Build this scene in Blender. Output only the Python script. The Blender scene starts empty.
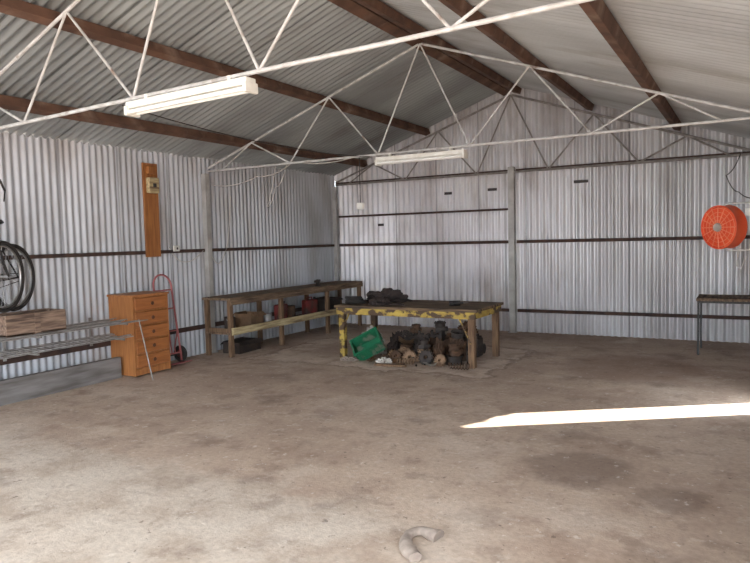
import bpy, bmesh, math, random
from mathutils import Vector, Matrix, noise, Euler
random.seed(7)
S=bpy.context.scene
COL=S.collection
pi=math.pi
def lin(c):
    c=c/255.0
    return c/12.92 if c<=0.04045 else ((c+0.055)/1.055)**2.4
def rgb(r,g,b): return (lin(r),lin(g),lin(b),1)

# ---------------------------------------------------------------- materials
def mat(name,c1,c2=None,rough=0.7,metal=0.0,scale=6,stretch=(1,1,1),lo=0.35,hi=0.65,bump=0.0,c3=None,c3scale=2.0,c3lo=0.55,c3hi=0.7,detail=6):
    m=bpy.data.materials.new(name); m.use_nodes=True
    nt=m.node_tree; N=nt.nodes; L=nt.links
    b=N['Principled BSDF']
    b.inputs['Roughness'].default_value=rough
    b.inputs['Metallic'].default_value=metal
    if c2 is None:
        c2=tuple(min(1,x*0.75) for x in c1[:3])+(1,)
    tc=N.new('ShaderNodeTexCoord'); mp=N.new('ShaderNodeMapping')
    mp.inputs['Scale'].default_value=stretch
    L.new(tc.outputs['Object'],mp.inputs['Vector'])
    n=N.new('ShaderNodeTexNoise'); n.inputs['Scale'].default_value=scale; n.inputs['Detail'].default_value=detail
    L.new(mp.outputs[0],n.inputs['Vector'])
    r=N.new('ShaderNodeValToRGB'); r.color_ramp.elements[0].position=lo; r.color_ramp.elements[1].position=hi
    r.color_ramp.elements[0].color=c1; r.color_ramp.elements[1].color=c2
    L.new(n.outputs['Fac'],r.inputs[0])
    out=r.outputs[0]
    if c3:
        n2=N.new('ShaderNodeTexNoise'); n2.inputs['Scale'].default_value=c3scale; n2.inputs['Detail'].default_value=8
        L.new(mp.outputs[0],n2.inputs['Vector'])
        mr=N.new('ShaderNodeMapRange'); mr.inputs['From Min'].default_value=c3lo; mr.inputs['From Max'].default_value=c3hi
        L.new(n2.outputs['Fac'],mr.inputs['Value'])
        mx=N.new('ShaderNodeMix'); mx.data_type='RGBA'
        L.new(mr.outputs[0],mx.inputs[0]); L.new(out,mx.inputs[6]); mx.inputs[7].default_value=c3
        out=mx.outputs[2]
    L.new(out,b.inputs['Base Color'])
    if bump>0:
        bp=N.new('ShaderNodeBump'); bp.inputs['Strength'].default_value=bump; bp.inputs['Distance'].default_value=0.01
        L.new(n.outputs['Fac'],bp.inputs['Height']); L.new(bp.outputs[0],b.inputs['Normal'])
    return m

def sheet_mat(name,c1,c2,c3,axis,width=0.8,rough=0.42,metal=0.2,stretch=(1,1,0.35),c3lo=0.55):
    m=mat(name,c1,c2,rough=rough,metal=metal,scale=1.3,stretch=stretch,c3=c3,c3scale=2.2,c3lo=c3lo,c3hi=0.85)
    nt=m.node_tree;N=nt.nodes;L=nt.links;b=N['Principled BSDF']
    src=b.inputs['Base Color'].links[0].from_socket
    tc=N.new('ShaderNodeTexCoord');sp=N.new('ShaderNodeSeparateXYZ');L.new(tc.outputs['Object'],sp.inputs[0])
    def ma(op,a,b_=0):
        n=N.new('ShaderNodeMath');n.operation=op
        for i,q in enumerate((a,b_)):
            if isinstance(q,(int,float)): n.inputs[i].default_value=q
            else: L.new(q,n.inputs[i])
        return n.outputs[0]
    u=ma('DIVIDE',sp.outputs[axis],width)
    fr=ma('FRACT',u); fl_=ma('FLOOR',u)
    seam=ma('LESS_THAN',fr,0.022)
    wn=N.new('ShaderNodeTexWhiteNoise');wn.noise_dimensions='1D';L.new(fl_,wn.inputs['W'])
    k=ma('ADD',ma('MULTIPLY',wn.outputs['Value'],0.16),0.88)
    k=ma('MULTIPLY',k,ma('SUBTRACT',1.0,ma('MULTIPLY',seam,0.45)))
    vm=N.new('ShaderNodeVectorMath');vm.operation='SCALE';L.new(src,vm.inputs[0]);L.new(k,vm.inputs['Scale'])
    L.new(vm.outputs[0],b.inputs['Base Color'])
    return m
M_wall=sheet_mat('galvanised_wall',rgb(208,211,218),rgb(184,186,191),rgb(150,140,132),1,rough=0.5,c3lo=0.5)
M_wallback=sheet_mat('galvanised_back_wall',rgb(226,225,227),rgb(200,197,198),rgb(150,136,126),0,c3lo=0.52,rough=0.38,metal=0.45)
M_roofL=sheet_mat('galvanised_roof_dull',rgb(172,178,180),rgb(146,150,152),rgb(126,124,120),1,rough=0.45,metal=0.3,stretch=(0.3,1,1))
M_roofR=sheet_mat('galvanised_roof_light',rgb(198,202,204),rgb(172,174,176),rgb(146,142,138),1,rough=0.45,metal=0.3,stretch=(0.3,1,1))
M_purlin=mat('rusty_purlin',rgb(110,80,64),rgb(80,58,48),rough=0.85,scale=5,c3=rgb(140,116,100),c3scale=3)
M_girt=mat('dark_girt',rgb(84,62,52),rgb(54,42,40),rough=0.85,scale=6)
M_post=mat('grey_post',rgb(190,188,184),rgb(160,156,152),rough=0.6,metal=0.2,scale=5)
M_truss=mat('grey_painted_steel',rgb(200,200,200),rgb(172,170,168),rough=0.55,scale=12,c3=rgb(124,106,94),c3scale=7,c3lo=0.58,c3hi=0.75)
M_truss2=mat('dull_grey_truss_steel',rgb(150,144,140),rgb(122,116,112),rough=0.6,scale=12)
M_white=mat('white_enamel',rgb(232,232,226),rgb(214,212,204),rough=0.4,scale=8)
M_tube=mat('glass_tube_white',rgb(245,246,244),rgb(238,240,238),rough=0.15,scale=4)
M_pine=mat('orange_pine',rgb(180,120,70),rgb(154,98,54),rough=0.5,scale=5,stretch=(8,8,0.7))
M_pinefront=mat('orange_pine_drawer',rgb(174,110,62),rgb(148,90,48),rough=0.45,scale=5,stretch=(8,0.8,8))
M_knob=mat('dark_knob',rgb(90,50,28),rough=0.35)
M_board=mat('brown_plywood',rgb(170,112,60),rgb(136,84,44),rough=0.6,scale=4,stretch=(8,8,0.8))
M_oldwood=mat('weathered_timber',rgb(140,116,92),rgb(94,74,58),rough=0.85,scale=5,stretch=(8,0.8,8),bump=0.3,c3=rgb(60,46,38),c3scale=3,c3lo=0.5)
M_oldwoodx=mat('dirty_table_timber',rgb(136,112,84),rgb(92,72,54),rough=0.8,scale=5,stretch=(0.8,8,8),bump=0.3,c3=rgb(58,46,38),c3scale=3,c3lo=0.44,c3hi=0.6)
M_legwood=mat('brown_timber_leg',rgb(132,104,78),rgb(88,66,50),rough=0.85,scale=6,stretch=(8,8,0.8),bump=0.3)
M_palewood=mat('pale_cream_timber',rgb(206,190,148),rgb(166,146,108),rough=0.8,scale=5,stretch=(8,0.8,8),c3=rgb(120,98,74),c3scale=3,c3lo=0.48)
M_yellow=mat('chipped_yellow_paint',rgb(188,162,78),rgb(156,130,62),rough=0.75,scale=9,c3=rgb(78,60,46),c3scale=7,c3lo=0.47,c3hi=0.53,stretch=(0.9,0.9,1.3))
M_green=mat('green_plastic',rgb(36,118,82),rgb(26,94,64),rough=0.55,scale=6,c3=rgb(120,124,108),c3scale=6,c3lo=0.54,c3hi=0.64)
M_red=mat('dirty_red_paint',rgb(128,44,40),rgb(90,34,32),rough=0.6,scale=8,c3=rgb(66,48,42),c3scale=5,c3lo=0.45,c3hi=0.6)
M_pinkred=mat('faded_pink_paint',rgb(184,112,112),rgb(158,86,86),rough=0.6,scale=8)
M_orange=mat('orange_enamel',rgb(244,104,62),rgb(230,86,48),rough=0.4,scale=4)
M_orange2=mat('pale_orange_grille_wire',rgb(250,158,122),rgb(244,136,100),rough=0.4,scale=4)
M_rubber=mat('black_rubber',rgb(34,32,32),rgb(50,46,44),rough=0.8,scale=10)
M_black=mat('black_metal',rgb(30,30,32),rgb(46,42,40),rough=0.5,scale=10)
M_chrome=mat('dull_chrome',rgb(190,190,192),rgb(160,158,156),rough=0.3,metal=0.8,scale=10)
M_blue=mat('blue_bicycle_paint',rgb(36,48,96),rgb(26,34,76),rough=0.35,scale=5)
M_rust=mat('rusty_iron',rgb(92,66,48),rgb(60,46,37),rough=0.9,scale=9,bump=0.4,c3=rgb(136,98,64),c3scale=6)
M_rust2=mat('light_rusty_steel',rgb(150,122,96),rgb(106,82,64),rough=0.85,scale=9,bump=0.3)
M_greasy=mat('greasy_iron',rgb(64,53,47),rgb(40,34,32),rough=0.7,scale=9,bump=0.3)
M_steel=mat('galvanised_pipe',rgb(174,172,170),rgb(134,128,124),rough=0.5,metal=0.4,scale=6)
M_tarp=mat('dirty_dark_canvas',rgb(66,54,50),rgb(42,35,34),rough=0.95,scale=8,bump=0.3)
M_bag=mat('crumpled_white_plastic',rgb(206,200,192),rgb(160,150,142),rough=0.6,scale=6)
M_cloth=mat('grey_beige_rag',rgb(168,154,142),rgb(136,122,112),rough=0.95,scale=14,bump=0.4)
M_card=mat('dirty_cardboard',rgb(132,102,76),rgb(104,80,60),rough=0.9,scale=6)
M_crate=mat('weathered_grey_crate_timber',rgb(152,128,110),rgb(104,84,72),rough=0.9,scale=5,stretch=(8,0.8,8),c3=rgb(80,64,56),c3scale=4,c3lo=0.48)
M_cable=mat('dark_cable',rgb(60,54,52),rough=0.6)
M_wcable=mat('white_cable',rgb(205,200,194),rough=0.6)
M_greyboard=mat('grey_steel_board',rgb(134,130,128),rgb(98,92,88),rough=0.7,scale=4,stretch=(4,0.5,4))

# ---------------------------------------------------------------- mesh builder
class G:
    def __init__(s): s.bm=bmesh.new()
    def box(s,c,d,rot=None,bev=0.0):
        m=Matrix.Translation(c)
        if rot: m=m@Euler(rot).to_matrix().to_4x4()
        m=m@Matrix.Diagonal((d[0],d[1],d[2],1))
        r=bmesh.ops.create_cube(s.bm,size=1,matrix=m)
        if bev>0:
            es=list({e for v in r['verts'] for e in v.link_edges})
            bmesh.ops.bevel(s.bm,geom=es,offset=bev,segments=2,affect='EDGES',profile=0.5)
        return s
    def cyl(s,a,b,r,r2=None,seg=12):
        a=Vector(a);b=Vector(b);d=b-a
        q=d.to_track_quat('Z','Y').to_matrix().to_4x4()
        bmesh.ops.create_cone(s.bm,cap_ends=True,segments=seg,radius1=r,radius2=r if r2 is None else r2,depth=d.length,matrix=Matrix.Translation((a+b)/2)@q)
        return s
    def tube(s,pts,r,seg=8,closed=False):
        pts=[Vector(p) for p in pts]; n=len(pts); rings=[]
        up=Vector((0,0,1))
        prev=None
        for i,p in enumerate(pts):
            if closed: t=pts[(i+1)%n]-pts[i-1]
            else: t=pts[min(i+1,n-1)]-pts[max(i-1,0)]
            t.normalize()
            if prev is None:
                a=t.cross(up)
                if a.length<1e-3: a=t.cross(Vector((1,0,0)))
            else:
                a=prev-t*prev.dot(t)
            a.normalize(); prev=a
            b=t.cross(a)
            rr=r(i/(n-1)) if callable(r) else r
            rings.append([s.bm.verts.new(p+a*(rr*math.cos(2*pi*k/seg))+b*(rr*math.sin(2*pi*k/seg))) for k in range(seg)])
        m=n if closed else n-1
        for i in range(m):
            A=rings[i];B=rings[(i+1)%n]
            for k in range(seg):
                s.bm.faces.new((A[k],A[(k+1)%seg],B[(k+1)%seg],B[k]))
        if not closed:
            s.bm.faces.new(rings[0][::-1]); s.bm.faces.new(rings[-1])
        return s
    def ring(s,c,axis,R,r,seg=32,rs=8):
        c=Vector(c);q=Vector(axis).to_track_quat('Z','Y')
        return s.tube([c+q@Vector((R*math.cos(2*pi*i/seg),R*math.sin(2*pi*i/seg),0)) for i in range(seg)],r,rs,True)
    def lathe(s,prof,c=(0,0,0),axis=(0,0,1),seg=24):
        c=Vector(c);q=Vector(axis).to_track_quat('Z','Y')
        rings=[[s.bm.verts.new(c+q@Vector((max(r,1e-4)*math.cos(2*pi*k/seg),max(r,1e-4)*math.sin(2*pi*k/seg),z))) for k in range(seg)] for r,z in prof]
        for A,B in zip(rings,rings[1:]):
            for k in range(seg): s.bm.faces.new((A[k],A[(k+1)%seg],B[(k+1)%seg],B[k]))
        return s
    def blob(s,c,d,amp=0.2,f=3.0,sub=4,flat=True,seed=0):
        r=bmesh.ops.create_icosphere(s.bm,subdivisions=sub,radius=1)
        for v in r['verts']:
            n=noise.noise(v.co*f+Vector((seed*7.1,seed*3.3,0)))+0.5*noise.noise(v.co*f*2.3+Vector((seed,0,9)))
            p=v.co*(1+amp*n)
            v.co=Vector((c[0]+p.x*d[0],c[1]+p.y*d[1],c[2]+p.z*d[2]))
            if flat and v.co.z<0.0: v.co.z=0.0
        return s
    def out(s,name,m,parent=None,loc=(0,0,0),rot=None,smooth=False,**kw):
        bmesh.ops.recalc_face_normals(s.bm,faces=s.bm.faces)
        me=bpy.data.meshes.new(name); s.bm.to_mesh(me); s.bm.free()
        if smooth:
            for p in me.polygons: p.use_smooth=True
            try: me.set_sharp_from_angle(angle=0.7)
            except Exception: pass
        me.materials.append(m)
        o=bpy.data.objects.new(name,me); COL.objects.link(o)
        o.location=loc
        if rot: o.rotation_euler=rot
        if parent: o.parent=parent
        for k,v in kw.items(): o[k]=v
        return o
def thing(name,label,category,loc=(0,0,0),rot=None,group=None):
    e=bpy.data.objects.new(name,None); e.empty_display_size=0.1; COL.objects.link(e)
    e.location=loc
    if rot: e.rotation_euler=rot
    e['label']=label; e['category']=category
    if group: e['group']=group
    return e
def tag(o,label,category,group=None):
    o['label']=label;o['category']=category
    if group:o['group']=group
    return o

# ---------------------------------------------------------------- dims
XL=-6.89; XR=0.25; YB=10.6; YF=-1.0; RX=-3.39; RZ=4.04; SL=0.35; YO=2.3
def zr(x): return RZ-SL*abs(x-RX)
def corr(bm,s0,s1,fn,nrm,rows,p=0.1,a=0.011,st=10):
    n=int(round((s1-s0)/p*st)); prev=None
    for i in range(n+1):
        s=s0+(s1-s0)*i/n; off=Vector(nrm)*(a*math.cos(2*pi*s/p))
        cur=[bm.verts.new(Vector(fn(s,k))+off) for k in range(rows)]
        if prev:
            for k in range(rows-1): bm.faces.new((prev[k],cur[k],cur[k+1],prev[k+1]))
        prev=cur
def shell(name,m,build,smooth=True):
    g=G(); build(g.bm)
    me=bpy.data.meshes.new(name); 
    bmesh.ops.recalc_face_normals(g.bm,faces=g.bm.faces)
    g.bm.to_mesh(me); g.bm.free()
    for p in me.polygons: p.use_smooth=smooth
    me.materials.append(m)
    o=bpy.data.objects.new(name,me); COL.objects.link(o); o['kind']='structure'
    return o
shell('wall_left',M_wall,lambda bm: corr(bm,YF,YB,lambda s,k:(XL,s,(zr(XL)+0.02)*k),(1,0,0),2,p=0.088,a=0.0095))
shell('wall_back',M_wallback,lambda bm: corr(bm,XL,XR,lambda s,k:(s,YB,(0,2.6,zr(s)+0.06)[k]),(0,-1,0),3,a=0.020,p=0.108))
S0,S1=6.62,7.05
def head(s):
    t=(s-S0)/(S1-S0)
    return 2.26-0.22*t**2+0.06*math.sin(t*11)*(1-t)
def rw(bm):
    corr(bm,YO,S0,lambda s,k:(XR,s,(zr(XR)+0.02)*k),(1,0,0),2)
    corr(bm,S1,YB,lambda s,k:(XR,s,(zr(XR)+0.02)*k),(1,0,0),2)
    corr(bm,S0,S1,lambda s,k:(XR,s,(head(s),zr(XR)+0.02)[k]),(1,0,0),2)
shell('wall_right',M_wall,rw)
nz=(SL/math.hypot(1,SL),0,1/math.hypot(1,SL))
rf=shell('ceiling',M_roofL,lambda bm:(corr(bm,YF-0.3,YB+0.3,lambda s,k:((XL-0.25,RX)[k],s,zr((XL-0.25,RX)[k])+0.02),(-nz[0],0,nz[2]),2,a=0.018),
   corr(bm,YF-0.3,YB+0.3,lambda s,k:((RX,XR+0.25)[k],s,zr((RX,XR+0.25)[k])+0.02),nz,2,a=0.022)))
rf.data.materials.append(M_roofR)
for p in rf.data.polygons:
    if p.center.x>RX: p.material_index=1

def floor_mat():
    m=bpy.data.materials.new('dirty_concrete'); m.use_nodes=True
    nt=m.node_tree;N=nt.nodes;L=nt.links;b=N['Principled BSDF'];b.inputs['Roughness'].default_value=0.8
    tc=N.new('ShaderNodeTexCoord'); v=tc.outputs['Object']
    def ns(scale,detail=8,rough=0.6,off=0):
        n=N.new('ShaderNodeTexNoise');n.inputs['Scale'].default_value=scale;n.inputs['Detail'].default_value=detail;n.inputs['Roughness'].default_value=rough
        mp=N.new('ShaderNodeMapping'); mp.inputs['Location'].default_value=(off,off*0.7,0); L.new(v,mp.inputs[0]); L.new(mp.outputs[0],n.inputs['Vector'])
        return n.outputs['Fac']
    def mr(x,a,b_,c=0.0,d=1.0,smooth=True):
        n=N.new('ShaderNodeMapRange'); 
        if smooth: n.interpolation_type='SMOOTHSTEP'
        n.inputs['From Min'].default_value=a;n.inputs['From Max'].default_value=b_;n.inputs['To Min'].default_value=c;n.inputs['To Max'].default_value=d
        L.new(x,n.inputs['Value']); return n.outputs[0]
    def ma(op,a,b_):
        n=N.new('ShaderNodeMath');n.operation=op
        for i,q in enumerate((a,b_)):
            if isinstance(q,(int,float)): n.inputs[i].default_value=q
            else: L.new(q,n.inputs[i])
        return n.outputs[0]
    def mix(f,a,b_):
        n=N.new('ShaderNodeMix');n.data_type='RGBA'
        L.new(f,n.inputs[0])
        for i,q in ((6,a),(7,b_)):
            if isinstance(q,tuple): n.inputs[i].default_value=q
            else: L.new(q,n.inputs[i])
        return n.outputs[2]
    sp=N.new('ShaderNodeSeparateXYZ');L.new(v,sp.inputs[0]);X=sp.outputs[0];Y=sp.outputs[1]
    big=ns(0.7); med=ns(2.6,off=3); fine=ns(26,4,off=5); grit=ns(90,2,off=8)
    c=mix(mr(big,0.35,0.65),rgb(176,153,135),rgb(200,179,160))
    c=mix(mr(med,0.5,0.75),c,rgb(160,135,117))
    jit=ma('MULTIPLY',ma('SUBTRACT',med,0.5),1.1)
    e=ma('ADD',ma('SUBTRACT',3.3,Y),jit)
    ml=ma('MULTIPLY',mr(e,-0.15,0.22),mr(ma('ADD',X,jit),-0.9,-2.2))
    c=mix(ma('MULTIPLY',ml,0.8),c,mix(mr(med,0.4,0.65),rgb(210,198,184),rgb(186,170,154)))
    def boxm(x0,x1,y0,y1):
        return ma('MINIMUM',ma('MINIMUM',ma('SUBTRACT',X,x0),ma('SUBTRACT',x1,X)),ma('MINIMUM',ma('SUBTRACT',Y,y0),ma('SUBTRACT',y1,Y)))
    bd=ma('ADD',boxm(-6.0,-2.6,6.9,8.95),ma('MULTIPLY',jit,0.7))
    inn=mr(bd,-0.02,0.05)
    edge=ma('MULTIPLY',ma('MULTIPLY',inn,mr(bd,0.6,0.12)),mr(ns(3.2,6,0.6,off=51),0.38,0.54))
    c=mix(ma('MULTIPLY',edge,0.8),c,rgb(222,204,188))
    seam=ma('MULTIPLY',mr(bd,-0.07,-0.01),mr(bd,0.03,0.0))
    c=mix(ma('MULTIPLY',seam,0.45),c,rgb(96,76,64))
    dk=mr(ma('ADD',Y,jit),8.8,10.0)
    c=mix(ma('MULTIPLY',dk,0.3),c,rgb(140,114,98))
    st=mr(ns(1.5,6,0.6,off=11),0.55,0.70)
    c=mix(ma('MULTIPLY',st,0.5),c,rgb(120,100,88))
    st2=mr(ns(3.4,7,0.65,off=61),0.54,0.64)
    c=mix(ma('MULTIPLY',st2,0.38),c,rgb(128,106,90))
    lt=mr(ns(1.1,8,0.65,off=41),0.52,0.66)
    c=mix(ma('MULTIPLY',lt,0.45),c,rgb(216,200,184))
    sc=mr(ns(5.5,9,0.7,off=71),0.56,0.63)
    c=mix(ma('MULTIPLY',sc,0.3),c,rgb(218,204,190))
    def disc(x,y,r):
        dx=ma('SUBTRACT',X,x);dy=ma('SUBTRACT',Y,y)
        d=ma('SQRT',ma('ADD',ma('MULTIPLY',dx,dx),ma('MULTIPLY',dy,dy)),0)
        return mr(ma('ADD',d,ma('MULTIPLY',jit,0.4)),r,r*0.6)
    c=mix(ma('MULTIPLY',disc(-1.0,4.5,0.42),0.5),c,rgb(112,92,82))
    c=mix(ma('MULTIPLY',disc(-0.35,4.2,0.25),0.45),c,rgb(112,92,82))
    c=mix(ma('MULTIPLY',disc(-1.2,8.2,1.0),0.5),c,rgb(124,92,74))
    wh=mr(ns(12,3,0.7,off=21),0.63,0.69)
    c=mix(ma('MULTIPLY',wh,0.55),c,rgb(226,216,204))
    bk=mr(ns(15,3,0.7,off=31),0.64,0.70)
    c=mix(ma('MULTIPLY',bk,0.6),c,rgb(84,68,60))
    c=mix(mr(fine,0.3,0.8,0,0.3),c,rgb(112,96,84))
    L.new(c,b.inputs['Base Color'])
    bp=N.new('ShaderNodeBump');bp.inputs['Strength'].default_value=0.35;bp.inputs['Distance'].default_value=0.01
    L.new(ma('ADD',fine,ma('MULTIPLY',grit,0.5)),bp.inputs['Height']);L.new(bp.outputs[0],b.inputs['Normal'])
    return m
g=G(); g.box((-3,0,-0.1),(70,70,0.2)); fl=g.out('floor',floor_mat()); fl['kind']='structure'

# ---------------------------------------------------------------- frame
def bar(name,m,label,cat,c,d,grp,rot=None):
    return tag(G().box((0,0,0),d,bev=0.003).out(name,m,loc=c,rot=rot),label,cat,grp)
ang=math.atan(SL)
def purlin(x,w=0.09,h=0.10):
    sgn=1 if x<RX else -1
    bar('roof_purlin',M_purlin,'rusty brown steel purlin under the corrugated roof','roof beam',(x,(YF+YB)/2,zr(x)-0.06),(w,YB-YF-0.06,h),'roof purlins',(0,-ang*sgn,0))
for x in (-4.92,-6.2,-2.15,-0.92): purlin(x)
bar('ridge_beam',M_purlin,'wide rusty ridge beam along the roof peak','roof beam',(RX-0.09,(YF+YB)/2,zr(RX)-0.09),(0.13,YB-YF-0.06,0.09),'ridge beams',(0,-ang,0))
bar('ridge_beam',M_purlin,'wide rusty ridge beam along the roof peak','roof beam',(RX+0.09,(YF+YB)/2,zr(RX)-0.09),(0.13,YB-YF-0.06,0.09),'ridge beams',(0,ang,0))
def girtL(z,h=0.045): bar('wall_girt',M_girt,'dark horizontal steel girt on corrugated side wall','wall beam',(XL+0.035,(YF+YB)/2,z),(0.04,YB-YF-0.06,h),'wall girts')
def girtB(x0,x1,z,h=0.05): bar('wall_girt',M_girt,'dark horizontal steel girt on corrugated end wall','wall beam',((x0+x1)/2,YB-0.042,z),(x1-x0,0.04,h),'wall girts')
girtL(1.5);girtL(0.4,0.06)
for z in (2.66,1.5,0.36): girtB(XL+0.06,RX-0.06,z); girtB(RX+0.06,XR-0.06,z)
girtB(XL+0.06,RX-0.06,2.04,0.035)
def post(x,y,h,sx=0.08,sy=0.09):
    g=G(); g.box((0,0,h/2),(sx,sy,h),bev=0.005); g.box((0,0,0.006),(sx+0.02,sy+0.06,0.012))
    tag(g.out('steel_post',M_post,loc=(x,y,0)),'grey steel post standing against the corrugated wall','post','steel posts')
for y in (YB-0.13,7.06,3.4): post(XL+0.07,y,2.6)
post(RX,YB-0.11,2.72,0.1,0.09); post(XR-0.11,YB-0.13,2.5)

def truss(y,R=0.017,z=2.64,roll=0.0,m=None):
    m=m or M_truss
    e=thing('roof_truss','light grey welded steel roof truss spanning the shed','roof truss',(RX,y,z),(0,-roll,0),group='roof trusses')
    top=lambda dx:(dx,0,3.88-SL*abs(dx)-2.64)
    dl=XL+0.07-RX; dr=XR-0.07-RX
    g=G(); g.tube([top(dl),top(-0.02)],R); g.out('top_chord',m,e,smooth=True)
    g=G(); g.tube([top(0.02),top(dr)],R); g.out('top_chord',m,e,smooth=True)
    g=G(); g.tube([(dl,0,0),(dr,0,0)],R); g.out('bottom_chord',m,e,smooth=True)
    for s in (-1,1):
        seq=[top(0),(0.6*s,0,0),top(1.3*s),(1.95*s,0,0),top(2.6*s),(3.15*s,0,0)]
        for a,b in zip(seq,seq[1:]):
            g=G(); g.cyl(a,b,R*0.72,seg=8); g.out('web_bar',m,e,smooth=True)
    return e
truss(3.42,0.015,2.70,0.022);truss(7.12,0.015);truss(YB-0.1,0.018,m=M_truss2)

def batten(x,y,z,ry=0):
    e=thing('fluorescent_light','white fluorescent batten light fixed under the steel truss','ceiling light',(x,y,z),(0,-ry,0),group='fluorescent batten lights')
    g=G(); g.box((0,0,0.02),(1.16,0.10,0.05),bev=0.006); g.box((0,0,0.0),(1.12,0.03,0.03))
    for s in (-1,1): g.box((s*0.57,0,-0.02),(0.03,0.13,0.07),bev=0.006)
    for s in (-0.4,0.4): g.box((s,0,0.06),(0.03,0.03,0.05))
    g.out('housing',M_white,e)
    for s in (-1,1):
        G().cyl((-0.56,s*0.038,-0.028),(0.56,s*0.038,-0.028),0.014).out('tube',M_tube,e,smooth=True)
    return e
batten(-3.44,3.42,2.625,0.022); batten(-3.42,7.12,2.555)
e=thing('pendant_socket','white power socket hanging on a thin cable from the truss','power socket',(-4.26,7.12,1.98))
G().box((0,0,0.04),(0.09,0.05,0.08),bev=0.008).out('socket_box',M_white,e)
G().cyl((0,0,0.08),(0,0,0.65),0.006,seg=6).out('cable',M_cable,e)

def cable(name,pts,r,m,label,sag=0):
    P_=[]
    for a,b in zip(pts,pts[1:]):
        for i in range(8):
            t=i/8; p=Vector(a).lerp(Vector(b),t); p.z-=sag*4*t*(1-t); P_.append(p)
    P_.append(Vector(pts[-1]))
    tag(G().tube(P_,r,6).out(name,m,smooth=True),label,'cable')
cable('electric_cable',[(XL+0.05,7.2,2.45),(-5.9,7.1,2.5),(-5.3,7.14,2.66),(-4.26,7.14,2.66)],0.006,M_wcable,'thin white cable running along the steel truss',0.06)
cable('electric_cable',[(-4.1,7.1,2.62),(-4.15,3.45,2.66)],0.005,M_cable,'thin dark cable strung between two steel trusses',0.08)
cable('electric_cable',[(-5.6,7.14,2.64),(-5.9,7.3,2.1),(-5.7,7.25,2.35),(-5.4,7.13,2.64)],0.005,M_wcable,'loose thin wire dangling from the roof truss',0.08)
cable('electric_cable',[(XL+0.04,6.35,1.56),(XL+0.05,6.6,1.35),(XL+0.05,6.98,1.5)],0.007,M_wcable,'loose pale cable hanging on the corrugated wall',0.05)
cable('electric_cable',[(XL+0.05,7.14,1.45),(XL+0.05,7.3,1.3),(XL+0.05,7.5,1.6),(XL+0.05,7.6,2.3)],0.007,M_wcable,'loose pale cable hanging on the corrugated wall',0.05)
cable('electric_cable',[(-0.1,8.9,2.5),(-0.25,8.85,2.25),(-0.12,8.9,2.05),(0.1,9,2.0),(0.2,9.05,2.3)],0.006,M_cable,'looped black cable near the roof edge',0.05)

e=thing('meter_board','tall brown timber meter board on the corrugated wall','electrical board',(XL+0.06,6.05,1.44))
G().box((0.012,0,0.61),(0.025,0.24,1.22),bev=0.004).out('backing_board',M_board,e)
G().box((0.06,0,0.93),(0.07,0.16,0.20),bev=0.008).out('switch_box',M_palewood,e)
G().box((0.05,0,1.13),(0.05,0.14,0.1),bev=0.006).out('fuse_box',M_board,e)
G().box((0.10,0,0.93),(0.012,0.05,0.05),bev=0.003).out('switch',M_black,e)
e=thing('wall_switch','small white switch on corrugated wall','switch',(XL+0.06,6.45,1.5))
G().box((0.015,0,0.04),(0.03,0.1,0.08),bev=0.006).out('switch_plate',M_white,e)
G().box((0.034,0,0.04),(0.012,0.02,0.03),bev=0.002).out('rocker',M_black,e)

# ---------------------------------------------------------------- chest of drawers
e=thing('chest_of_drawers','orange pine chest of five drawers standing by the wall','chest of drawers',(-6.625,5.61,0))
g=G(); W=0.55;D=0.43;H=1.0
g.box((-D/2+0.01,0,H/2+0.02),(0.015,W-0.03,H-0.1))
for s in (-1,1): g.box((0,s*(W/2-0.012),H/2),(D,0.024,H-0.03))
g.box((0,0,H-0.012),(D+0.03,W+0.03,0.026),bev=0.006)
g.box((0,0,0.09),(D-0.02,W-0.03,0.02))
g.box((D/2-0.012,0,0.05),(0.02,W-0.04,0.06))
for i in range(6): g.box((D/2-0.01,0,0.10+i*0.174),(0.02,W-0.03,0.012))
g.out('body',M_pine,e)
for i in range(5):
    z=0.105+0.174*i+0.082
    d=G().box((D/2+0.002,0,z),(0.022,W-0.06,0.150),bev=0.006).out('drawer',M_pinefront,e)
    G().lathe([(0,0.03),(0.016,0.03),(0.024,0.022),(0.018,0.012),(0.009,0.006),(0.009,0)],(D/2+0.013,0,z),(1,0,0),14).out('knob',M_knob,d,smooth=True)

# ---------------------------------------------------------------- hand truck
e=thing('hand_truck','faded pinkish red steel hand truck leaning on the wall','hand truck',(-6.62,6.13,0),(0,-math.radians(8),0))
g=G()
hw=0.15
pts=[(0,-hw,0.04),(0,-hw,1.06)]+[(0,-hw*math.cos(a),1.06+hw*math.sin(a)) for a in [pi*i/10 for i in range(1,10)]]+[(0,hw,1.06),(0,hw,0.04)]
g.tube(pts,0.013)
for z in (0.15,0.45,0.75,1.0): g.cyl((0,-hw,z),(0,hw,z),0.010)
g.cyl((0,0,0.15),(0,0,1.0),0.008)
for s in (-1,1): g.tube([(0,s*hw,0.45),(-0.10,s*hw,0.22),(-0.10,s*hw,0.13)],0.01)
g.out('frame',M_pinkred,e,smooth=True)
G().box((0.09,0,0.02),(0.18,0.32,0.008)).out('toe_plate',M_pinkred,e)
G().cyl((-0.06,-0.2,0.125),(-0.06,0.2,0.125),0.009).out('axle',M_black,e)
for s in (-1,1):
    w=G().ring((-0.06,s*0.2,0.125),(0,1,0),0.085,0.03,24,10).out('wheel',M_rubber,e,smooth=True)
    G().lathe([(0,-0.02),(0.02,-0.025),(0.03,-0.012),(0.06,-0.01),(0.06,0.01),(0.03,0.012),(0.02,0.025),(0,0.02)],(-0.06,s*0.2,0.125),(0,1,0)).out('wheel_hub',M_red,w,smooth=True)

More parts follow.
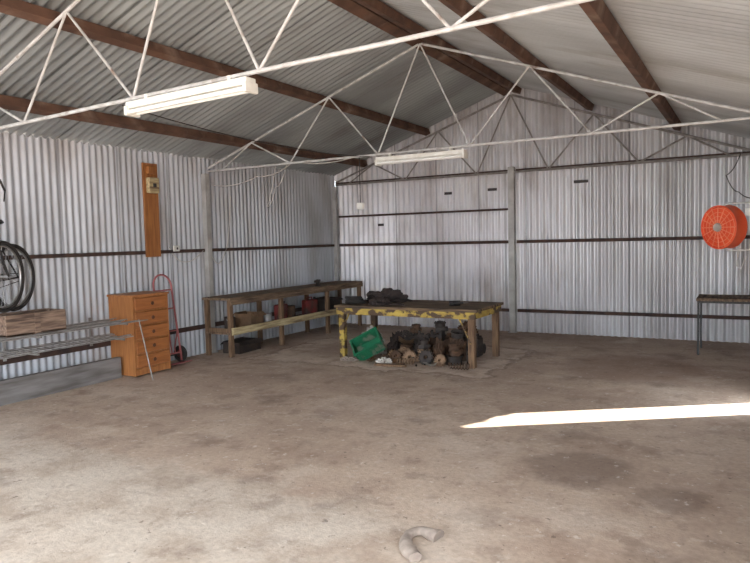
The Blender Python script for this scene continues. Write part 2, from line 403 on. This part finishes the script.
# ---------------------------------------------------------------- workbench along wall
e=thing('workbench','long weathered timber workbench against the corrugated wall','workbench',(-6.49,8.62,0))
y0,y1=-1.78,1.80; bw=0.54
g=G()
for i in range(4): g.box((-bw/2+0.07+i*0.133,0,0.815),(0.13,y1-y0,0.035),bev=0.004)
g.box((bw/2-0.012,0,0.765),(0.025,y1-y0-0.02,0.065))
g.out('worktop',M_oldwood,e)
for yy in (-1.74,-0.6,0.68,1.74):
    for xx in (-bw/2+0.05,bw/2-0.06):
        G().box((xx,yy,0.4),(0.06,0.06,0.8),bev=0.004).out('leg',M_legwood,e)
g=G()
for i in range(3): g.box((-bw/2+0.12+i*0.16,0,0.33),(0.15,y1-y0-0.02,0.025))
g.out('shelf',M_oldwood,e)
G().box((bw/2-0.015,-0.42,0.36),(0.03,y1-y0-0.9,0.10),bev=0.004).out('front_rail',M_palewood,e)
G().box((0,y0+0.04,0.36),(bw-0.05,0.03,0.08),bev=0.004).out('end_rail',M_legwood,e)

def jerry(loc,m,label,rz=0):
    e=thing('fuel_can',label,'fuel can',loc,(0,0,rz),'fuel cans on the bench shelf')
    g=G(); g.box((0,0,0.13),(0.13,0.26,0.26),bev=0.02); 
    for s in (-1,1): g.box((s*0.065,0,0.13),(0.01,0.16,0.03),rot=(0.7*s,0,0))
    g.out('can_body',m,e)
    g=G(); g.tube([(0,-0.07,0.26),(0,-0.06,0.3),(0,0.04,0.3),(0,0.05,0.26)],0.01); g.out('handle',m,e,smooth=True)
    G().cyl((0,0.095,0.255),(0,0.105,0.3),0.022).out('cap',M_black,e)
jerry((-6.46,8.25,0.345),M_red,'dirty red metal fuel can on the bench shelf',0.2)
jerry((-6.47,9.05,0.345),M_red,'dirty red metal fuel can on the bench shelf',-0.3)
def cbox(loc,d,m,label,rz=0,name='open_box',cat='box'):
    e=thing(name,label,cat,loc,(0,0,rz))
    g=G();t=0.01
    g.box((0,0,t/2),(d[0],d[1],t))
    for s in (-1,1):
        g.box((s*(d[0]/2-t/2),0,d[2]/2),(t,d[1],d[2])); g.box((0,s*(d[1]/2-t/2),d[2]/2),(d[0]-2*t,t,d[2]))
    g.out('box_body',m,e)
    for s in (-1,1):
        G().box((s*(d[0]/2+0.03),0,d[2]-0.015),(0.08,d[1]-0.02,0.006),rot=(0,s*0.7,0)).out('flap',m,e)
cbox((-6.52,7.55,0.345),(0.3,0.32,0.20),M_card,'open dirty cardboard box on the bench shelf',0.1)
cbox((-6.47,9.6,0.345),(0.3,0.4,0.24),M_greasy,'dark greasy box on the bench shelf',0.1)
cbox((-6.5,7.35,0.0),(0.30,0.5,0.16),M_greasy,'dark greasy box on the floor under the bench',0.05)
def tin(loc,r,h,m,label):
    e=thing('paint_tin',label,'paint tin',loc,group='paint tins around the workbench')
    G().lathe([(0,0),(r,0),(r*1.04,0.006),(r,0.012),(r,h-0.012),(r*1.04,h-0.006),(r,h),(r*0.85,h-0.008),(0,h-0.008)],seg=20).out('tin_body',m,e,smooth=True)
    pts=[(0,-r*math.cos(a),h*0.85-r*0.6*math.sin(a)) for a in [pi*i/12 for i in range(13)]]
    pts=[(r*0.3,p[1]*1.03,p[2]) for p in pts]
    G().tube(pts,0.003,6).out('wire_handle',M_steel,e,smooth=True)
tin((-6.55,7.16,0.345),0.08,0.18,M_greasy,'dark dirty paint tin on the bench shelf')
tin((-6.42,7.86,0.345),0.07,0.16,M_steel,'grey metal paint tin on the bench shelf')
tin((-6.55,8.6,0.345),0.09,0.2,M_rust,'rusty paint tin on the bench shelf')
e=thing('bench_vice','greasy iron bench vice bolted on the workbench','bench vice',(-6.4,9.2,0.833),(0,0,0.2))
g=G(); g.lathe([(0,0),(0.05,0),(0.05,0.012),(0.03,0.02),(0.03,0.05),(0,0.05)]); g.box((-0.02,0,0.07),(0.07,0.06,0.04),bev=0.006); g.box((-0.01,0,0.095),(0.016,0.08,0.02)); g.out('vice_body',M_greasy,e)
g=G(); g.box((0.035,0,0.07),(0.025,0.06,0.04),bev=0.005); g.box((0.03,0,0.095),(0.016,0.08,0.02)); g.out('moving_jaw',M_greasy,e)
g=G(); g.cyl((0.04,0,0.065),(0.11,0,0.065),0.009); g.cyl((0.1,-0.06,0.065),(0.1,0.06,0.065),0.005); g.out('screw_handle',M_steel,e)

# ---------------------------------------------------------------- big table
e=thing('work_table','heavy timber work table with chipped yellow painted frame','table',(-3.85,7.87,0))
tw,td=2.04,1.0
g=G()
for i in range(6): g.box((0,-td/2+td/12+i*td/6,0.705),(tw,td/6-0.005,0.035),bev=0.004)
g.out('table_top',M_oldwoodx,e)
g=G()
g.box((0,-td/2+0.03,0.645),(tw-0.06,0.04,0.085),bev=0.003)
g.box((0,td/2-0.03,0.645),(tw-0.06,0.04,0.085),bev=0.003)
for s in (-1,1): g.box((s*(tw/2-0.05),0,0.645),(0.04,td-0.1,0.085),bev=0.003)
g.out('apron',M_yellow,e)
for xx,yy,m in ((-0.93,-0.43,M_yellow),(0.93,-0.43,M_legwood),(-0.93,0.43,M_yellow),(0.93,0.43,M_legwood)):
    G().box((xx,yy,0.305),(0.08,0.08,0.61),bev=0.005).out('leg',m,e)
G().cyl((-0.93,-0.47,0.36),(-0.8,-0.47,0.61),0.009).out('corner_brace',M_yellow,e)
G().cyl((0.93,-0.47,0.30),(0.78,-0.47,0.61),0.011).out('corner_brace',M_yellow,e)

TZ=0.7235
tag(G().blob((0,0,0.0),(0.30,0.17,0.16),0.5,2.2,5,True,3).out('tarpaulin',M_tarp,loc=(-4.44,8.08,TZ),smooth=True),'crumpled dark canvas heaped on the table','tarpaulin')
g=G()
for i in range(4): g.ring((0.02*math.sin(i*2),0.02*math.cos(i*3),0.02+0.024*i),(0.06*math.sin(i),0.06,1),0.13-0.008*i,0.015,28,6)
tag(g.out('hose_coil',M_rubber,loc=(-4.68,7.60,TZ),smooth=True),'coiled black rubber hose on the table','hose')
g=G(); g.blob((0,0,0.0),(0.15,0.10,0.08),0.5,2.4,4,True,11); g.tube([(0.1,-0.02,0.03),(0.22,-0.08,0.02),(0.34,-0.05,0.02),(0.42,-0.12,0.02)],0.012)
tag(g.out('rubber_strap',M_tarp,loc=(-4.30,7.62,TZ),smooth=True),'bunched dark strap lying on the table','strap')
e=thing('power_drill','small black hand drill lying on the table','drill',(-3.26,7.75,TZ),(0,0,0.5))
g=G(); g.cyl((-0.08,0,0.035),(0.06,0,0.035),0.032); g.cyl((0.06,0,0.035),(0.1,0,0.035),0.018,0.01); g.out('drill_body',M_black,e,smooth=True)
G().box((-0.06,-0.07,0.03),(0.04,0.12,0.035),bev=0.008).out('grip',M_black,e)
G().cyl((0.1,0,0.035),(0.16,0,0.035),0.004).out('drill_bit',M_steel,e)

e=thing('plastic_crate','dirty green plastic crate tipped over under the table','crate',(-4.38,7.50,0.14),(math.radians(42),math.radians(-28),0.4))
g=G();cw,cd,ch=0.38,0.26,0.19
g.box((0,0,0.006),(cw,cd,0.012))
for s in (-1,1):
    g.box((0,s*cd/2,ch-0.015),(cw+0.03,0.022,0.03)); g.box((s*cw/2,0,ch-0.015),(0.022,cd+0.02,0.03))
    g.box((0,s*(cd/2-0.006),ch/2),(cw,0.004,ch)); g.box((s*(cw/2-0.006),0,ch/2),(0.004,cd,ch))
    for i in range(7): g.box((-cw/2+i*cw/6,s*cd/2,ch/2),(0.012,0.012,ch))
    for i in range(5): g.box((s*cw/2,-cd/2+i*cd/4,ch/2),(0.012,0.012,ch))
for i in range(6): g.box((-cw/2+(i+0.5)*cw/6,0,-0.002),(0.012,cd,0.008))
g.out('crate_body',M_green,e)
tag(G().blob((0,0,0.10),(0.15,0.11,0.24),0.6,3.2,4,True,5).out('plastic_bag',M_bag,loc=(-4.60,7.90,0.0),smooth=True),'crumpled white plastic bag under the table','bag')
tag(G().blob((0,0,0.03),(0.09,0.05,0.05),0.7,3.5,4,True,8).out('plastic_bag',M_bag,loc=(-4.04,7.24,0.0),smooth=True),'small dirty white plastic bag under the table','bag')
tag(G().blob((0,0,0.02),(0.12,0.05,0.03),0.7,3.5,4,True,28).out('plastic_bag',M_cloth,loc=(-4.60,7.27,0.0),smooth=True),'flattened grey plastic bag beside the green crate','bag')
tag(G().blob((0,0,0.06),(0.11,0.10,0.2),0.6,2.6,4,True,15).out('canvas_bag',M_tarp,loc=(-4.34,8.18,0.0),smooth=True),'dark dirty canvas bag under the table','bag')
GR='rusty machine parts under the table'
def put(g,name,m,loc,rot,label,cat,smooth=False):
    return tag(g.out(name,m,loc=loc,rot=rot,smooth=smooth),label,cat,GR)
def drum(loc,r,h,m,rot=None):
    return put(G().lathe([(0,0),(r,0),(r,h*0.8),(r*1.12,h*0.82),(r*1.12,h),(r*0.9,h),(r*0.88,h*0.25),(r*0.35,h*0.25),(r*0.33,h*0.6),(0,h*0.6)],seg=28),'brake_drum',m,loc,rot,'rusty iron brake drum lying under the table','machine part',True)
def gear(loc,r,m,rot=None):
    g=G(); g.lathe([(r*0.2,-0.015),(r*0.25,-0.03),(r*0.4,-0.015),(r*0.9,-0.012),(r,-0.02),(r,0.02),(r*0.9,0.012),(r*0.4,0.015),(r*0.25,0.03),(r*0.2,0.015),(r*0.2,-0.015)],seg=32)
    for i in range(16):
        a=2*pi*i/16; g.box((r*1.04*math.cos(a),r*1.04*math.sin(a),0),(0.025,0.018,0.036),rot=(0,0,a))
    return put(g,'gear_wheel',m,loc,rot,'rusty toothed gear wheel lying in the scrap pile','machine part')
def block(loc,s,m,rz):
    g=G(); g.box((0,0,0.5*s),(1.2*s,0.7*s,0.9*s),bev=0.05*s); g.box((0,0,0.98*s),(1.1*s,0.6*s,0.12*s),bev=0.02*s)
    for i in range(3):
        g.cyl((-0.38*s+0.38*s*i,0,1.0*s),(-0.38*s+0.38*s*i,0,1.16*s),0.13*s); g.cyl((-0.38*s+0.38*s*i,-0.33*s,0.55*s),(-0.38*s+0.38*s*i,-0.5*s,0.5*s),0.1*s)
    g.cyl((0.6*s,0,0.45*s),(0.78*s,0,0.45*s),0.25*s,seg=20)
    return put(g,'engine_block',m,loc,(0,0,rz),'greasy small engine block under the table','engine part')
def pipebend(loc,m,sc,rz,ry=0):
    g=G(); pts=[(0,0,0.04)]+[(0.16*math.sin(a),0,0.04+0.16*(1-math.cos(a))) for a in [pi/2*i/8 for i in range(9)]]+[(0.16,0,0.3)]
    g.tube([Vector(p)*sc for p in pts],0.035*sc,12); g.cyl(Vector((0.16,0,0.29))*sc,Vector((0.16,0,0.31))*sc,0.055*sc,seg=16)
    g.cyl(Vector((-0.01,0,0.04))*sc,Vector((0.01,0,0.04))*sc,0.045*sc,seg=16)
    put(g,'pipe_elbow',m,loc,(0,ry,rz),'bent rusty flanged pipe under the table','pipe',True)
def spring(loc,m,rot):
    put(G().tube([(0.035*math.cos(i*0.6),0.035*math.sin(i*0.6),i*0.0035) for i in range(70)],0.006,6),'coil_spring',m,loc,rot,'rusty coil spring in the scrap pile','machine part',True)
def casting(loc,sc,m,seed,rz,rx=0):
    # squat pump-like housing: square-ish base, side ports, flat cover
    g=G(); rr=random.Random(seed)
    g.box((0,0,0.04*sc),(0.17*sc,0.13*sc,0.08*sc),bev=0.015*sc)
    g.lathe([(0,0.07*sc),(0.07*sc,0.07*sc),(0.07*sc,0.115*sc),(0.082*sc,0.118*sc),(0.082*sc,0.135*sc),(0.05*sc,0.14*sc),(0.045*sc,0.15*sc),(0,0.15*sc)],(0.01*sc,0,0),(0,0,1),20)
    for i in range(6):
        a=2*pi*i/6; g.cyl((0.01*sc+0.07*sc*math.cos(a),0.07*sc*math.sin(a),0.13*sc),(0.01*sc+0.07*sc*math.cos(a),0.07*sc*math.sin(a),0.148*sc),0.009*sc,seg=6)
    g.cyl((0.08*sc,0.02*sc,0.045*sc),(0.115*sc,0.03*sc,0.045*sc),0.03*sc,seg=16)
    g.cyl((-0.02*sc,-0.06*sc,0.045*sc),(-0.03*sc,-0.10*sc,0.05*sc),0.034*sc,seg=16)
    put(g,'pump_housing',m,loc,(rx,0,rz),'dirty cast metal pump housing in the scrap pile','machine part',True)
def plate(loc,sc,m,seed,rot):
    g=G(); n=9; V=[]
    for i in range(n):
        row=[]
        for j in range(n):
            x=(i/(n-1)-0.5)*0.26*sc; y=(j/(n-1)-0.5)*0.17*sc
            z=0.05*sc*noise.noise(Vector((x*9+seed,y*9,seed)))+0.09*sc*(x/(0.13*sc))**2*0.4+0.03
            row.append(g.bm.verts.new((x+0.02*noise.noise(Vector((y*30,seed,0))),y+0.02*noise.noise(Vector((x*30,seed,5))),z)))
        V.append(row)
    for i in range(n-1):
        for j in range(n-1): g.bm.faces.new((V[i][j],V[i+1][j],V[i+1][j+1],V[i][j+1]))
    bmesh.ops.solidify(g.bm,geom=g.bm.faces[:],thickness=0.004)
    put(g,'bent_plate',m,loc,rot,'bent rusty metal plate in the scrap pile','metal scrap')
def lump(loc,d,m,seed,rz=0):
    put(G().blob((0,0,d[2]*0.4),d,0.5,3.4,4,True,seed),'rag_bundle',m,loc,(0,0,rz),'dirty bundle of oily rags in the scrap pile','rags')
def chain(loc,m,seed,R=0.09):
    rr=random.Random(seed); g=G()
    for i in range(34):
        a=i*0.55; r=R*(1-0.018*i); c=Vector((r*math.cos(a),r*math.sin(a),0.012+0.0022*i))
        ax=Vector((rr.random()-0.5,rr.random()-0.5,1.2 if i%2 else 0.2)); g.ring(c,ax,0.018,0.0045,10,5)
    put(g,'steel_chain',m,loc,None,'heap of rusty steel chain in the scrap pile','chain')
def crank(loc,m,L_,rot):
    g=G(); g.cyl((-L_/2,0,0),(L_/2,0,0),0.016)
    for i in range(4):
        x=-L_/2+L_*(i+0.5)/4; g.box((x,0,0.03*(-1)**i),(0.03,0.05,0.10),bev=0.008); g.lathe([(0.0,-0.012),(0.035,-0.012),(0.035,0.012),(0,0.012)],(x+0.03,0,0),(1,0,0),16)
    g.lathe([(0,-0.015),(0.07,-0.015),(0.07,0.015),(0,0.015)],(L_/2,0,0),(1,0,0),22)
    put(g,'crankshaft',m,loc,rot,'greasy steel crankshaft lying on the scrap pile','engine part')
# rear row
block((-4.03,8.15,0),0.24,M_greasy,0.0); block((-3.63,8.15,0),0.26,M_rust,3.14); block((-3.24,8.15,0),0.27,M_greasy,0.0)
casting((-4.03,8.15,0.285),0.8,M_rust,21,1); casting((-3.66,8.15,0.31),1.0,M_greasy,22,2); lump((-3.26,8.15,0.32),(0.12,0.08,0.10),M_rust,23)
# middle
lump((-4.24,7.86,0),(0.08,0.08,0.13),M_tarp,2); casting((-4.04,7.85,0),1.1,M_rust,3,0.1); lump((-3.80,7.85,0),(0.09,0.09,0.18),M_greasy,4); casting((-3.56,7.84,0),1.25,M_rust,5,0.1); lump((-3.28,7.85,0),(0.11,0.10,0.22),M_rust,6)
crank((-3.68,7.85,0.30),M_greasy,0.36,(0.3,-0.06,0.05)); drum((-3.28,7.85,0.31),0.08,0.07,M_greasy,(0.2,0.1,0)); plate((-4.04,7.86,0.17),0.8,M_rust2,3,(0.3,0.1,0.4)); chain((-4.03,7.85,0.265),M_greasy,9,0.06)
# front
drum((-3.92,7.58,0),0.10,0.08,M_rust); drum((-3.22,7.58,0),0.10,0.11,M_greasy); casting((-3.21,7.58,0.112),0.95,M_rust,33,2.2)
lump((-4.13,7.64,0),(0.06,0.06,0.08),M_card,9); casting((-3.66,7.60,0),1.1,M_rust2,10,0.2); casting((-3.66,7.60,0.168),0.8,M_greasy,34,0.6); lump((-3.44,7.62,0),(0.06,0.08,0.2),M_rust,12); lump((-3.03,7.68,0),(0.05,0.08,0.22),M_greasy,13)
chain((-3.92,7.58,0.082),M_rust2,3); chain((-4.12,7.42,0),M_rust,5,0.06)
gear((-3.76,7.41,0.08),0.075,M_rust2,(1.2,0,0.2)); gear((-3.96,7.41,0.075),0.07,M_rust,(1.1,0.1,-0.2)); gear((-3.53,7.41,0.095),0.085,M_greasy,(1.3,0.1,0.1)); gear((-3.33,7.40,0.07),0.065,M_rust2,(1.25,0.1,-0.2))
pipebend((-3.20,7.38,0.01),M_rust,0.62,0.1); pipebend((-3.60,7.27,0.0),M_greasy,0.35,2.8)
spring((-3.90,7.30,0.045),M_rust2,(0,pi/2,0.1)); spring((-3.14,7.26,0.045),M_rust,(0,pi/2,0.1))
plate((-3.40,7.26,0.0),0.6,M_bag,14,(0,0,0.2)); plate((-4.26,7.28,0.0),0.5,M_card,15,(0,0,1.4))
tag(G().box((0,0,0.02),(0.42,0.06,0.03),bev=0.003).out('timber_offcut',M_legwood,loc=(-3.9,7.14,-0.004),rot=(0,0,0.12)),'brown timber offcut on the floor by the table','timber')

# ---------------------------------------------------------------- pipe rack + box + boards
e=thing('pipe_rack','steel wall brackets carrying long thin pipes','rack',(XL+0.06,4.3,0))
for yy in (-1.5,-0.3,0.75):
    g=G()
    g.box((0.01,yy,0.58),(0.02,0.03,0.34))
    g.box((0.33,yy,0.70),(0.66,0.02,0.02)); g.box((0.30,yy,0.52),(0.6,0.02,0.02))
    g.cyl((0.02,yy,0.44),(0.4,yy,0.51),0.008)
    g.out('wall_bracket',M_steel,e)
for i in range(8):
    x=-6.70+i*0.078; r=0.005+0.002*(i%3); k=(i*0.37)%1
    tag(G().cyl((0,-1.9,0),(0,1.05-0.30*k*(i<7),0),r).out('steel_pipe',M_steel,loc=(x,4.28,0.7105+r+0.001),rot=(0,0,0.0)),'long thin grey steel pipe on the wall brackets','pipe','pipes on the rack')
for i in range(5):
    x=-6.70+i*0.11; r=0.006+0.002*(i%2)
    tag(G().cyl((0,-1.8,0),(0,0.98-0.06*(i%3),0),r).out('steel_pipe',M_steel,loc=(x,4.28,0.5305+r+0.001)),'long thin steel pipe on the lower brackets','pipe','pipes on the rack')
tag(G().cyl((0,0,0.0),(-0.10,-0.08,0.73),0.007).out('steel_rod',M_steel,loc=(-6.10,5.32,0.004),smooth=True),'thin steel rod leaning on the pipe rack','rod')
e=thing('timber_box','weathered grey timber box resting on the pipes','box',(-6.42,4.02,0.735))
g=G();bx,by,bz=0.34,0.64,0.21
g.box((0,0,0.008),(bx,by,0.016))
for s in (-1,1):
    g.box((s*(bx/2-0.008),0,bz/2),(0.016,by,bz),bev=0.002); g.box((0,s*(by/2-0.008),bz/2),(bx-0.03,0.016,bz),bev=0.002)
g.box((0,0,bz-0.03),(bx-0.04,by-0.04,0.01))
g.out('box_body',M_crate,e)
G().box((bx/2+0.004,0,bz*0.5),(0.01,0.06,bz),bev=0.002).out('batten',M_crate,e)
g=G()
g.box((0,0,0.125),(0.008,2.9,0.25)); g.box((-0.06,0,0.006),(0.12,2.9,0.012)); g.box((-0.03,0,0.248),(0.06,2.9,0.008))
tag(g.out('steel_channel',M_greyboard,loc=(-6.60,3.83,0.0)),'long grey steel channel standing along the wall base','steel channel')

# ---------------------------------------------------------------- bicycles
def bicycle(loc,dirn,paint,label,yaw=0.0):
    e=thing('bicycle',label,'bicycle',loc,(0,0,yaw),group='bicycles hanging by the wall')
    wr=0.325
    def T(p):
        u,s,z=p
        if dirn>0: return Vector((-s, u-1.02, z))
        return Vector((s, -u, z))
    def wheel(cx):
        w=G().ring(T((cx,0,0)),(1,0,0),wr,0.022,48,10).out('wheel',M_rubber,e,smooth=True)
        G().ring(T((cx,0,0)),(1,0,0),wr-0.03,0.011,48,8).out('rim',M_chrome,w,smooth=True)
        g=G()
        for i in range(28):
            a=2*pi*i/28; s=0.025 if i%2 else -0.025
            g.cyl(T((cx+0.02*math.cos(a+0.5),s,0.02*math.sin(a+0.5))),T((cx+(wr-0.035)*math.cos(a),0,(wr-0.035)*math.sin(a))),0.0014,seg=5)
        g.cyl(T((cx,-0.05,0)),T((cx,0.05,0)),0.016)
        g.out('spokes',M_chrome,w)
    wheel(0);wheel(1.02)
    BB=(0.43,0,-0.03);ST=(0.29,0,0.44);HT=(0.83,0,0.50);HB=(0.87,0,0.36)
    g=G()
    for a,b,r in ((BB,ST,0.016),(ST,HT,0.016),(BB,HB,0.018),(HT,HB,0.02)): g.cyl(T(a),T(b),r)
    for s in (-1,1):
        g.cyl(T((0,s*0.055,0)),T((BB[0],s*0.03,BB[2])),0.009); g.cyl(T((0,s*0.055,0)),T((ST[0],s*0.015,ST[2])),0.008)
    g.cyl(T((BB[0],-0.04,BB[2])),T((BB[0],0.04,BB[2])),0.022)
    g.out('frame',paint,e,smooth=True)
    g=G()
    for s in (-1,1): g.tube([T((HB[0],s*0.045,HB[2])),T((0.95,s*0.05,0.15)),T((1.02,s*0.05,0))],0.011)
    g.box(T((HB[0],0,HB[2])),(0.11,0.04,0.03)); g.out('fork',M_black,e)
    g=G(); g.cyl(T(HT),T((0.80,0,0.84)),0.013); g.tube([T(p) for p in ((0.66,-0.20,0.94),(0.76,-0.16,0.92),(0.81,-0.05,0.84),(0.81,0.05,0.84),(0.76,0.16,0.92),(0.66,0.20,0.94))],0.015); g.out('handlebar',M_black,e,smooth=True)
    for s in (-1,1):
        g=G(); g.cyl(T((0.80,s*0.15,0.90)),T((0.86,s*0.16,0.80)),0.010); g.cyl(T((0.86,s*0.16,0.80)),T((0.80,s*0.18,0.70)),0.006); g.out('brake_lever',M_black,e)
    g=G(); g.cyl(T(ST),T((0.265,0,0.54)),0.012); g.blob(T((0.25,0,0.56)),(0.06,0.13,0.03),0.2,2,3,False,1); g.out('saddle',M_black,e,smooth=True)
    g=G(); g.ring(T((BB[0],0.055,BB[2])),(1,0,0),0.085,0.006,32,6)
    for i in range(5):
        a=2*pi*i/5; g.cyl(T((BB[0],0.055,BB[2])),T((BB[0]+0.085*math.cos(a),0.055,BB[2]+0.085*math.sin(a))),0.006)
    g.cyl(T((BB[0],0.07,BB[2])),T((BB[0]+0.12,0.07,BB[2]-0.12)),0.01); g.cyl(T((BB[0],-0.06,BB[2])),T((BB[0]-0.12,-0.06,BB[2]+0.12)),0.01)
    g.out('crankset',M_chrome,e)
    for s,c in ((1,(BB[0]+0.12,0.12,BB[2]-0.12)),(-1,(BB[0]-0.12,-0.11,BB[2]+0.12))):
        G().box(T(c),(0.09,0.09,0.025),bev=0.005).out('pedal',M_black,e)
    g=G()
    for zz in (0.04,-0.04):
        g.cyl(T((0,0.055,zz)),T((BB[0],0.055,BB[2]+zz*1.9)),0.004,seg=6)
    g.out('chain',M_greasy,e)
bicycle((-6.20,3.67,1.33),1,M_blue,'blue bicycle hung from the wall bracket, black tyre',0.50)
bicycle((-6.55,3.98,1.30),-1,M_black,'black bicycle hung close to the corrugated wall',0.42)
e=thing('bicycle_hook','steel wall bracket carrying the hung bicycles','bracket',(XL+0.05,3.22,1.72))
g=G(); g.box((0.01,0,0.0),(0.02,0.05,0.3)); g.cyl((0.02,0,0.0),(0.95,0,0.0),0.012); g.cyl((0.02,0,-0.14),(0.2,0,-0.01),0.008); g.out('bracket_arm',M_steel,e)

# ---------------------------------------------------------------- side table
e=thing('side_table','small grey steel side table standing near the end wall','table',(-0.2,9.65,0))
G().box((0,0,0.72),(0.78,0.62,0.035),bev=0.004).out('table_top',M_oldwood,e)
g=G(); 
for s in (-1,1): g.box((0,s*0.29,0.69),(0.74,0.02,0.03)); g.box((s*0.37,0,0.69),(0.02,0.56,0.03))
g.out('apron',M_black,e)
for sx in (-1,1):
    for sy in (-1,1): G().box((sx*0.365,sy*0.285,0.352),(0.025,0.025,0.704)).out('leg',M_black,e)

# ---------------------------------------------------------------- orange fan
e=thing('drum_fan','round orange drum fan on a white wall bracket','fan',(-0.27,8.8,1.64),(0,0,0))
ax=Vector((-0.66,-0.75,-0.03)).normalized()
q=ax.to_track_quat('Z','Y')
def F(p): return q@Vector(p)
R=0.245
g=G(); g.lathe([(R-0.02,-0.09),(R-0.02,0.05),(R,0.085),(R+0.014,0.08),(R+0.006,0.05),(R+0.004,-0.06),(R+0.012,-0.08),(R,-0.10),(R*0.72,-0.15),(0.0,-0.15)],(0,0,0),ax,40); g.out('drum',M_orange,e,smooth=True)
G().lathe([(R-0.012,0.055),(R*0.6,0.07),(0.03,0.08),(0.0,0.08)],(0,0,0),ax,36).out('face_plate',M_orange,e,smooth=True)
g=G()
for i in range(4): g.ring(F((0,0,0.088-0.004*i)),ax,0.08+i*0.048,0.004,36,6)
for i in range(16):
    a=2*pi*i/16; g.cyl(F((0.05*math.cos(a),0.05*math.sin(a),0.09)),F((R*math.cos(a),R*math.sin(a),0.078)),0.006,seg=6)
g.out('grille',M_orange2,e,smooth=True)
g=G(); g.lathe([(0,0.115),(0.045,0.112),(0.052,0.095),(0.052,0.05),(0,0.05)],(0,0,0),ax); g.out('hub',M_bag,e,smooth=True)
g=G(); g.cyl(F((0,0,-0.13)),F((0,0,-0.21)),0.08,seg=24); g.cyl(F((0,0,-0.21)),F((0,0,-0.24)),0.05,seg=20); g.out('motor',M_post,e,smooth=True)
g=G(); g.tube([(-0.02,0.05,0.25),(0.05,0.1,0.28),(0.25,0.12,0.28),(0.42,0.12,0.20)],0.011); g.tube([(-0.02,0.05,-0.25),(0.05,0.1,-0.28),(0.25,0.12,-0.28),(0.42,0.12,-0.2)],0.011); g.box((0.43,0.12,0),(0.02,0.12,0.5)); g.box((0.27,0.0,0.17),(0.10,0.05,0.09),bev=0.006); g.box((0.31,0.05,0.0),(0.06,0.05,0.34),bev=0.006); g.out('bracket',M_white,e)
g=G(); g.tube([F((0,0,-0.22)),(0.16,0.12,-0.25),(0.14,0.1,-0.45),(0.18,0.1,-0.52),(0.24,0.1,-0.35)],0.008); g.out('power_cord',M_wcable,e,smooth=True)

# ---------------------------------------------------------------- rag near the open front
def catmull(P_,n=8):
    P_=[Vector(p) for p in P_]; o=[]
    for i in range(len(P_)-1):
        a=P_[max(i-1,0)];b=P_[i];c=P_[i+1];d=P_[min(i+2,len(P_)-1)]
        for k in range(n):
            t=k/n; o.append(0.5*((2*b)+(c-a)*t+(2*a-5*b+4*c-d)*t*t+(3*b-a-3*c+d)*t**3))
    o.append(P_[-1]); return o
g=G()
sm=catmull([(-0.01,-0.26,0.03),(-0.05,-0.17,0.03),(-0.065,-0.08,0.03),(-0.045,0.0,0.032),(0.01,0.035,0.034),(0.065,0.01,0.03),(0.11,-0.02,0.022)])
g.tube(sm,lambda t:0.034+0.006*math.sin(t*8)+(0.012*max(0,t-0.6)),20)
for v in g.bm.verts:
    n=noise.noise(v.co*14); v.co+=Vector((n,noise.noise(v.co*12+Vector((5,5,5))),0.5*noise.noise(v.co*25)))*0.010
    v.co.z=max(0.001,v.co.z*0.8-0.003)
tag(g.out('rag',M_cloth,loc=(-1.52,3.05,0),rot=(0,0,0.45),smooth=True),'twisted dusty grey rag curved on the concrete floor','rag')

for x,z,w in ((-2.3,2.42,0.22),(-3.75,2.38,0.16),(-4.55,2.36,0.14),(-5.9,1.86,0.12)):  # dark strips added in place of narrow dark slots in the end wall sheeting
    tag(G().box((0,0,0),(w,0.012,0.045),bev=0.002).out('slot_strip',M_cable,loc=(x,YB-0.026,z)),'small dark strip standing in for a slot in the corrugated wall','slot','dark strips on the end wall')

# ---------------------------------------------------------------- light
W=bpy.data.worlds.new('sky');S.world=W;W.use_nodes=True
bg=W.node_tree.nodes['Background'];bg.inputs[0].default_value=(0.86,0.93,1.0,1);bg.inputs[1].default_value=7.2
sd=Vector((-0.83,-0.56,-0.82))
sl=bpy.data.lights.new('sun','SUN');sl.energy=28;sl.angle=0.018;sl.color=(1,0.95,0.88)
so=bpy.data.objects.new('sun',sl);COL.objects.link(so);so.rotation_euler=sd.to_track_quat('-Z','Y').to_euler()

# ---------------------------------------------------------------- camera
cam=bpy.data.cameras.new('cam');co=bpy.data.objects.new('cam',cam);COL.objects.link(co)
cam.sensor_width=36;cam.lens=655/750*36;cam.clip_start=0.05
Mx=Matrix.Rotation(math.radians(29.8),4,'Z')@Matrix.Rotation(math.radians(90-3.7),4,'X')@Matrix.Rotation(math.radians(-1.43),4,'Z')
co.matrix_world=Matrix.Translation((0,0,1.6))@Mx
S.camera=co
S.view_settings.view_transform='Standard'
S.view_settings.exposure=0.0
